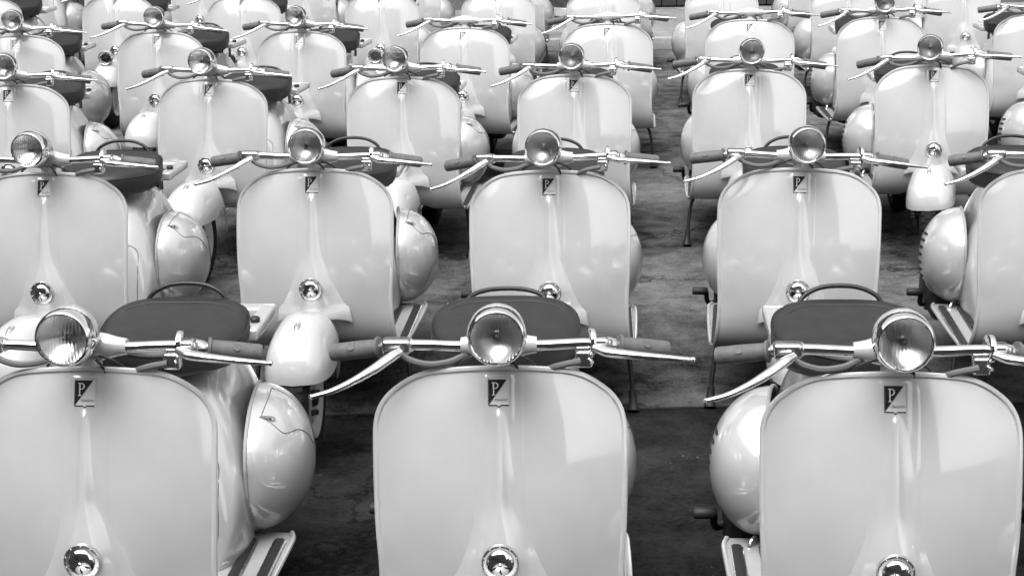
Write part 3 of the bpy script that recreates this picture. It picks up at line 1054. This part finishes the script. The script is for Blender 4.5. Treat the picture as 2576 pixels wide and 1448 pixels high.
def build_rack():
    xs = [-.165, -.125, -.02, .02, .125, .165]
    ys = [.79, .835, .985, 1.035]
    z, t = .702, .030
    m = MB()
    hole = {(1, 1), (3, 1)}
    v, f = [], []
    def q(*p):
        o = len(v); v.extend(p); f.append([o, o + 1, o + 2, o + 3])
    for i in range(5):
        for j in range(3):
            if (i, j) in hole: continue
            a, b, c, d = xs[i], xs[i + 1], ys[j], ys[j + 1]
            q((a, c, z), (b, c, z), (b, d, z), (a, d, z)); q((a, c, z - t), (a, d, z - t), (b, d, z - t), (b, c, z - t))
            for (di, dj, p1, p2) in ((-1, 0, (a, c), (a, d)), (1, 0, (b, d), (b, c)), (0, -1, (b, c), (a, c)), (0, 1, (a, d), (b, d))):
                n = (i + di, j + dj)
                if n in hole or not (0 <= n[0] < 5 and 0 <= n[1] < 3):
                    q((*p1, z), (*p2, z), (*p2, z - t), (*p1, z - t))
    bm = bmesh.new()
    vv = [bm.verts.new(p) for p in v]
    for k in f: bm.faces.new([vv[i] for i in k])
    bmesh.ops.remove_doubles(bm, verts=bm.verts, dist=1e-5)
    bmesh.ops.recalc_face_normals(bm, faces=bm.faces)
    ed = [e for e in bm.edges if len(e.link_faces) == 2 and e.calc_face_angle(0) > .5]
    bmesh.ops.bevel(bm, geom=ed, offset=.007, segments=3, affect='EDGES', profile=.5)
    bm.verts.index_update()
    m.add(([p.co.copy() for p in bm.verts], [[p.index for p in k.verts] for k in bm.faces]))
    bm.free()
    pieces = []
    for sx in (-.07, .07):
        pieces.append(('rack_post', MB().add(tube([(sx, .84, .68), (sx, .84, .64)], .008, 8)).mesh('rack_post', 'dark_steel')))
        pieces.append(('rack_post', MB().add(tube([(sx, .98, .68), (sx, .98, .60)], .008, 8)).mesh('rack_post', 'dark_steel')))
    pieces.append(('rack_clamp', MB().add(bevelled(box((.0, .80, .712), (.05, .03, .018)), .005)).mesh('rack_clamp', 'dark_steel')))
    pieces.append(('rack_knob', MB().add(lathe([(.012, 0), (.013, .01), (.009, .014), (.001, .015)], (.145, .86, .702), (0, 0, 1), 12)).mesh('rack_knob', 'dark_steel')))
    return m.mesh('luggage_rack', 'paint', True, 35), pieces

def build_stand(sg):
    leg = MB().add(tube(catmull([(sg * .19, .30, .25), (sg * .245, .24, .215), (sg * .262, .20, .13), (sg * .268, .18, .06)], 5), .0085, 10))
    boot = MB().add(tube([(sg * .267, .183, .072), (sg * .268, .180, .055), (sg * .270, .172, .03), (sg * .270, .165, .012), (sg * .270, .160, .004)], [.0125, .0135, .0145, .020, .021], 12))
    return leg.mesh('stand_leg', 'dark_steel'), boot.mesh('stand_boot', 'black_rubber')

def build_strips():
    out = []
    for x in (-.257, -.190, .190, .257):
        s0, s1 = ARC_END - .05, FLOOR_END - .06
        a = MB(); b = MB()
        P = []
        for k in range(20):
            s = s0 + (s1 - s0) * k / 19
            P.append(shield_pt(x, s, -.0055))
        a.add(tube(P, .0155, 8, True, .30))
        Q = [p + Vector((0, -.0 , .0035)) for p in P]
        b.add(tube(Q, [.0120] * 20, 8, True, .32))
        out.append((a.mesh('floor_rail', 'aluminium'), b.mesh('rail_rubber', 'black_rubber')))
    return out
def build_pedal():
    m = MB()
    m.add(tube(catmull([(-.10, .10, FLOOR_Z), (-.10, .085, FLOOR_Z + .05), (-.10, .10, FLOOR_Z + .085)], 5), .006, 8))
    m.add(bevelled(box((-.10, .115, FLOOR_Z + .09), (.05, .045, .014), Matrix.Rotation(.5, 3, 'X')), .004))
    return m.mesh('brake_pedal', 'dark_steel')
def build_tail():
    m = MB().add(lathe([(.03, -.03), (.03, .0), (.027, .012), (.018, .02), (.001, .022)], (0, 1.165, .47), (0, .9, .35), 20))
    return m.mesh('tail_lamp', 'dark_steel')

# each entry: (name, mesh, parent index or None, steers, variant: '' both / 'bar' lamp on the bar / 'fender' lamp on the fender, far-row detail)
SPEC = []
def part(name, me, parent=None, steer=False, variant='', fine=False):
    SPEC.append((name, me, parent, steer, variant, fine))
    return len(SPEC) - 1

sh, trim = build_shield()
i_sh = part('leg_shield', sh)
part('edge_trim', trim, i_sh)
for a, b in build_strips():
    r = part('floor_rail', a)
    part('rail_rubber', b, r, fine=True)
i_ca = part('horn_casing', build_casing())
bd = build_badge()
i_b = part('badge', bd[0])
part('dark_field', bd[1], i_b); part('badge_edge', bd[2], i_b, fine=True); part('letter', bd[3], i_b, fine=True); part('wordmark', bd[4], i_b, fine=True)
hn = build_horn()
i_h = part('horn', hn[0])
part('horn_cover', hn[1], i_h); part('horn_slots', hn[2], i_h, fine=True)
part('brake_pedal', build_pedal(), fine=True)
# steering assembly
part('steering_neck', build_neck(), None, True)
part('steering_head', build_headset(False), None, True, 'bar')
part('steering_head', build_headset(True), None, True, 'fender')
i_l = part('headlight', build_headlight_shell(), None, True, 'bar')
for nm, me in zip(('lamp_rim', 'lamp_lens', 'lamp_reflector', 'lamp_bulb'), build_lamp(LAMP, .0575, (0, -1, .11), True)):
    part(nm, me, i_l, True, 'bar')
i_bar = part('handlebar', build_bar(), None, True)
for sg in (-1, 1):
    a, b = build_grip(sg)
    part('grip', a, i_bar, True); part('grip_mark', b, i_bar, True, '', True)
for nm, me in zip(('shift_lever', 'brake_lever', 'shift_housing', 'lever_clamp', 'bar_collar', 'switch_box'), build_levers()):
    part(nm, me, i_bar, True)
for k, me in enumerate(build_cables()):
    part('cable' if k < 2 else 'wire', me, i_bar, True, '', k > 1)
fd = build_fender()
i_f = part('front_fender', fd[0], None, True)
part('fender_crest', fd[1], i_f, True, 'bar')
# lamp on the fender (the other pattern of this scooter)
FL = AXLE + Vector((0, -.095, .285))
shell2 = MB().add(lathe([(.0475, -.014), (.0485, -.024), (.046, -.045), (.036, -.066), (.020, -.080), (.001, -.085)], FL, (0, -1, .10), 30))
shell2.add(tube([FL + Vector((0, .035, -.03)), AXLE + Vector((0, -.06, .22))], [.018, .026], 16))
i_l2 = part('headlight', shell2.mesh('headlight', 'paint'), None, True, 'fender')
for nm, me in zip(('lamp_rim', 'lamp_lens', 'lamp_reflector', 'lamp_bulb'), build_lamp(FL, .0495, (0, -1, .10), True)):
    part(nm, me, i_l2, True, 'fender')
wh = build_wheel(AXLE)
i_w = part('front_wheel', wh[0], None, True)
part('wheel_rim', wh[1], i_w, True); part('wheel_hub', wh[2], i_w, True, '', True)
fk = build_fork()
i_k = part('fork', fk[0], None, True)
part('fork_spring', fk[1], i_k, True, '', True)
# rear
bo = build_body()
i_bo = part('rear_body', bo[0])
part('door_seam', bo[1], i_bo, fine=True); part('fuel_cap', bo[2], i_bo, fine=True)
c1 = build_cowl(1, 'side_cowl')
i_c1 = part('side_cowl', c1[0]); part('cowl_gasket', c1[1], i_c1)
ht = build_hatch()
part('hatch_seam', ht[0], i_c1); part('hatch_latch', ht[1], i_c1, fine=True)
c2 = build_cowl(-1, 'engine_cowl')
i_c2 = part('engine_cowl', c2[0]); part('cowl_gasket', c2[1], i_c2)
for k in range(8):
    part('louvre', build_louvre(k), i_c2)
en = build_engine()
part('engine', en[0]); i_ks = part('kick_starter', en[1]); part('kick_pedal', en[2], i_ks); part('cowl_hook', en[3], i_c2, fine=True)
se = build_seat()
i_s = part('seat', se[0])
part('seat_piping', se[1], i_s); part('seat_seam', se[2], i_s, fine=True); part('grab_handle', se[3], i_s)
part('seat_frame', se[4], i_s); part('seat_button', se[5], i_s, fine=True)
rk = build_rack()
i_r = part('luggage_rack', rk[0])
for nm, me in rk[1]: part(nm, me, i_r, fine=True)
wr = build_wheel((0, .845, .203))
i_rw = part('rear_wheel', wr[0]); part('wheel_rim', wr[1], i_rw); part('wheel_hub', wr[2], i_rw, fine=True)
st1, bt1 = build_stand(-1); st2, bt2 = build_stand(1)
k = part('stand_leg', st1); part('stand_boot', bt1, k)
k = part('stand_leg', st2); part('stand_boot', bt2, k)
part('tail_lamp', build_tail(), fine=True)

def steer_matrix(deg):
    return Matrix.Translation(AX_P) @ Matrix.Rotation(radians(deg), 4, AX_D) @ Matrix.Translation(-AX_P)

def make_scooter(label, group, x, y, yaw, steer, variant='bar', far=False, fold=0.0):
    root = bpy.data.objects.new('motor_scooter', None)
    COL.objects.link(root)
    root.empty_display_size = 0.2
    root.location = (x, y, 0.004 if y < 5.2 else 0.0)
    root.rotation_euler = (0, radians(random.uniform(-.25, .25)), radians(yaw))
    tag(root, label, 'scooter', group)
    SM = steer_matrix(steer)
    made = {}
    for i, (nm, me, par, st, var, fine) in enumerate(SPEC):
        if var and var != variant: continue
        if far and fine: continue
        o = bpy.data.objects.new(nm, me)
        COL.objects.link(o)
        o.parent = made[par] if par is not None else root
        if st and par is None: o.matrix_local = SM
        if nm == 'grab_handle' and fold:
            o.matrix_local = Matrix.Translation((0, .768, .768)) @ Matrix.Rotation(radians(-fold), 4, 'X') @ Matrix.Translation((0, -.768, -.768))
        made[i] = o
    return root

GR = 'light scooters parked in rows facing the camera'
B, Fd = 'bar', 'fender'
# x, y, yaw, steer, where its lamp sits, label
FLEET = [
 (-0.855, 3.114, -3.9, -1.2, B, 'light grey scooter at the front left corner, its left cowl beside the dark asphalt'),
 (-0.028, 3.083, -1.1, -0.1, B, 'light grey scooter in the middle of the front row, nearest the camera'),
 (0.742, 3.010, -3.8, -1.0, B, 'rightmost full scooter of the front row, kick pedal showing beside it'),
 (1.530, 3.020, -3.0, 0.0, B, 'scooter cut off at the right edge of the front row, only louvred cowl showing'),
 (-1.486, 5.134, -5.0, -2.4, B, 'leftmost scooter of the second row, above the front left headlight'),
 (-0.631, 5.131, -4.2, 1.2, B, 'second scooter from the left in the second row, its front fender between two front shields'),
 (0.126, 5.049, -3.0, -5.9, B, 'scooter in the second row directly behind the middle front scooter'),
 (0.911, 5.027, -8.0, 5.2, B, 'second scooter from the right in the second row, across the aisle'),
 (1.722, 4.980, -5.0, 0.0, B, 'scooter cut by the right edge in the second row, louvred cowl in full view'),
 (-2.200, 7.162, 1.2, 4.8, B, 'scooter cut by the left edge in the third row, dark seat showing'),
 (-1.331, 7.239, -8.8, -1.1, B, 'second scooter from the left in the third row, wheel showing under its turned fender'),
 (-0.474, 7.224, -5.2, -5.1, B, 'third scooter from the left in the third row'),
 (0.287, 7.223, -3.1, -4.5, B, 'scooter in the third row left of the open aisle'),
 (1.082, 7.313, -6.7, 1.5, B, 'scooter in the third row right of the open aisle, stand leg on the ground'),
 (1.920, 7.364, -4.9, -14.0, B, 'scooter in the third row at the right with its fender turned aside and horn showing'),
 (2.730, 7.400, -4.0, 0.0, B, 'scooter mostly beyond the right edge in the third row, only cowl louvres showing'),
 (-2.719, 9.073, -0.8, 5.4, B, 'leftmost scooter of the fourth row, lamp on its bars at the left edge'),
 (-1.952, 9.155, -9.3, 6.8, B, 'second scooter from the left in the fourth row'),
 (-1.155, 9.081, -8.4, 1.9, B, 'third scooter from the left in the fourth row, lamp on its bars'),
 (-0.245, 9.152, -7.8, 0.0, Fd, 'scooter in the fourth row with bare handlebars and a lamp on its front fender'),
 (0.563, 9.249, -2.5, 0.0, Fd, 'bare handlebar scooter in the fourth row left of the open aisle'),
 (1.377, 9.360, -2.9, 0.0, Fd, 'bare handlebar scooter in the fourth row right of the open aisle'),
 (2.138, 9.387, -3.4, -3.2, B, 'scooter at the right of the fourth row with its lamp touching the top edge'),
 (3.060, 9.450, -4.0, 0.0, B, 'scooter cut by the right edge in the fourth row'),
 (-3.620, 11.40, -3.0, 0.0, Fd, 'scooter in the top left corner of the fifth row'),
 (-2.707, 11.42, -3.8, 0.0, Fd, 'leftmost scooter of the fifth row whose fender lamp is in view'),
 (-1.806, 11.238, -3.4, 0.0, Fd, 'second scooter of the fifth row whose fender lamp is in view'),
 (-0.870, 11.329, -2.2, 0.0, Fd, 'third scooter of the fifth row whose fender lamp is in view'),
 (-0.067, 11.306, -2.1, 0.0, Fd, 'fourth scooter of the fifth row, right of the three with fender lamps in view'),
 (0.660, 11.350, -2.5, 0.0, Fd, 'scooter in the fifth row at the left side of the aisle'),
 (1.490, 11.450, -3.0, 0.0, Fd, 'scooter in the fifth row at the right side of the aisle'),
 (2.380, 11.500, -3.5, 0.0, B, 'second scooter right of the aisle in the fifth row'),
 (3.200, 11.550, -3.5, 0.0, B, 'scooter at the right end of the fifth row near the top right corner'),
 (-3.950, 13.45, -3.0, 0.0, B, 'leftmost scooter of the back row in the top left corner'),
 (-3.200, 13.45, -3.0, 0.0, B, 'second scooter from the left in the back row'),
 (-2.490, 13.42, -3.0, 0.0, B, 'third scooter from the left in the back row, round horn just visible'),
 (-1.650, 13.42, -3.0, 0.0, B, 'fourth scooter from the left in the back row'),
 (-0.800, 13.42, -3.0, 0.0, B, 'fifth scooter from the left in the back row'),
 (0.050, 13.45, -3.0, 0.0, B, 'scooter in the back row second to the left of the aisle'),
 (0.920, 13.45, -3.0, 0.0, B, 'scooter in the back row standing at the aisle beside the kerb'),
 (2.550, 13.50, -3.0, 0.0, B, 'scooter in the back row first to the right of the aisle'),
 (3.350, 13.50, -3.0, 0.0, B, 'scooter at the right end of the back row'),
]
random.seed(21)
for x, y, yaw, steer, var, lab in FLEET:
    if steer == 0.0: steer = random.uniform(-5, 5)
    fold = 38.0 if 'middle of the front row' in lab else random.choice((0, -6, 5, 12, -3, 24))
    make_scooter(lab, GR, x, y, yaw, steer, var, far=(y > 11), fold=fold)

# loose grit and small stones scattered over the yard
random.seed(5)
gr = MB()
def stone(x, y, r, z0):
    o = [(1, 0, 0), (-1, 0, 0), (0, 1, 0), (0, -1, 0), (0, 0, 1), (0, 0, -.4)]
    a = random.uniform(0, pi)
    vv = []
    for p in o:
        q = Vector(p) * r * random.uniform(.6, 1.3)
        vv.append((x + q.x * cos(a) - q.y * sin(a), y + q.x * sin(a) + q.y * cos(a), z0 + max(0, q.z * .7) + .001))
    return vv, [[0, 2, 4], [2, 1, 4], [1, 3, 4], [3, 0, 4], [2, 0, 5], [1, 2, 5], [3, 1, 5], [0, 3, 5]]
for k in range(1800):
    y = random.uniform(2.6, 14.6); x = random.uniform(-.42, .52) * (y + 1)
    gr.add(stone(x, y, random.choice((.003, .003, .004, .005, .007)), .004 if y < 5.2 else 0))
g = place_obj('grit', gr.mesh('grit', 'grit', False))
tag(g, 'loose grit and small stones scattered over the yard', 'grit', kind='stuff')

# dark drum on the pavement by the hall, seen between two scooters at the top edge
dr = bpy.data.objects.new('metal_drum', None); COL.objects.link(dr); dr.location = (.66, 16.6, .10)
tag(dr, 'dark metal drum with a pale band standing on the pavement by the hall', 'drum')
m = MB().add(lathe([(.20, 0), (.21, .01), (.21, .28), (.218, .29), (.218, .31), (.21, .32), (.21, .58), (.218, .59), (.218, .61), (.21, .62), (.21, .88), (.20, .9), (.19, .885)], (0, 0, 0), (0, 0, 1), 32))
place_obj('drum_body', m.mesh('drum_body', 'crate_metal'), dr)
m = MB().add(lathe([(.2105, .05), (.213, .055), (.213, .13), (.2105, .135)], (0, 0, 0), (0, 0, 1), 32, False))
place_obj('drum_band', m.mesh('drum_band', 'bright_metal'), dr)
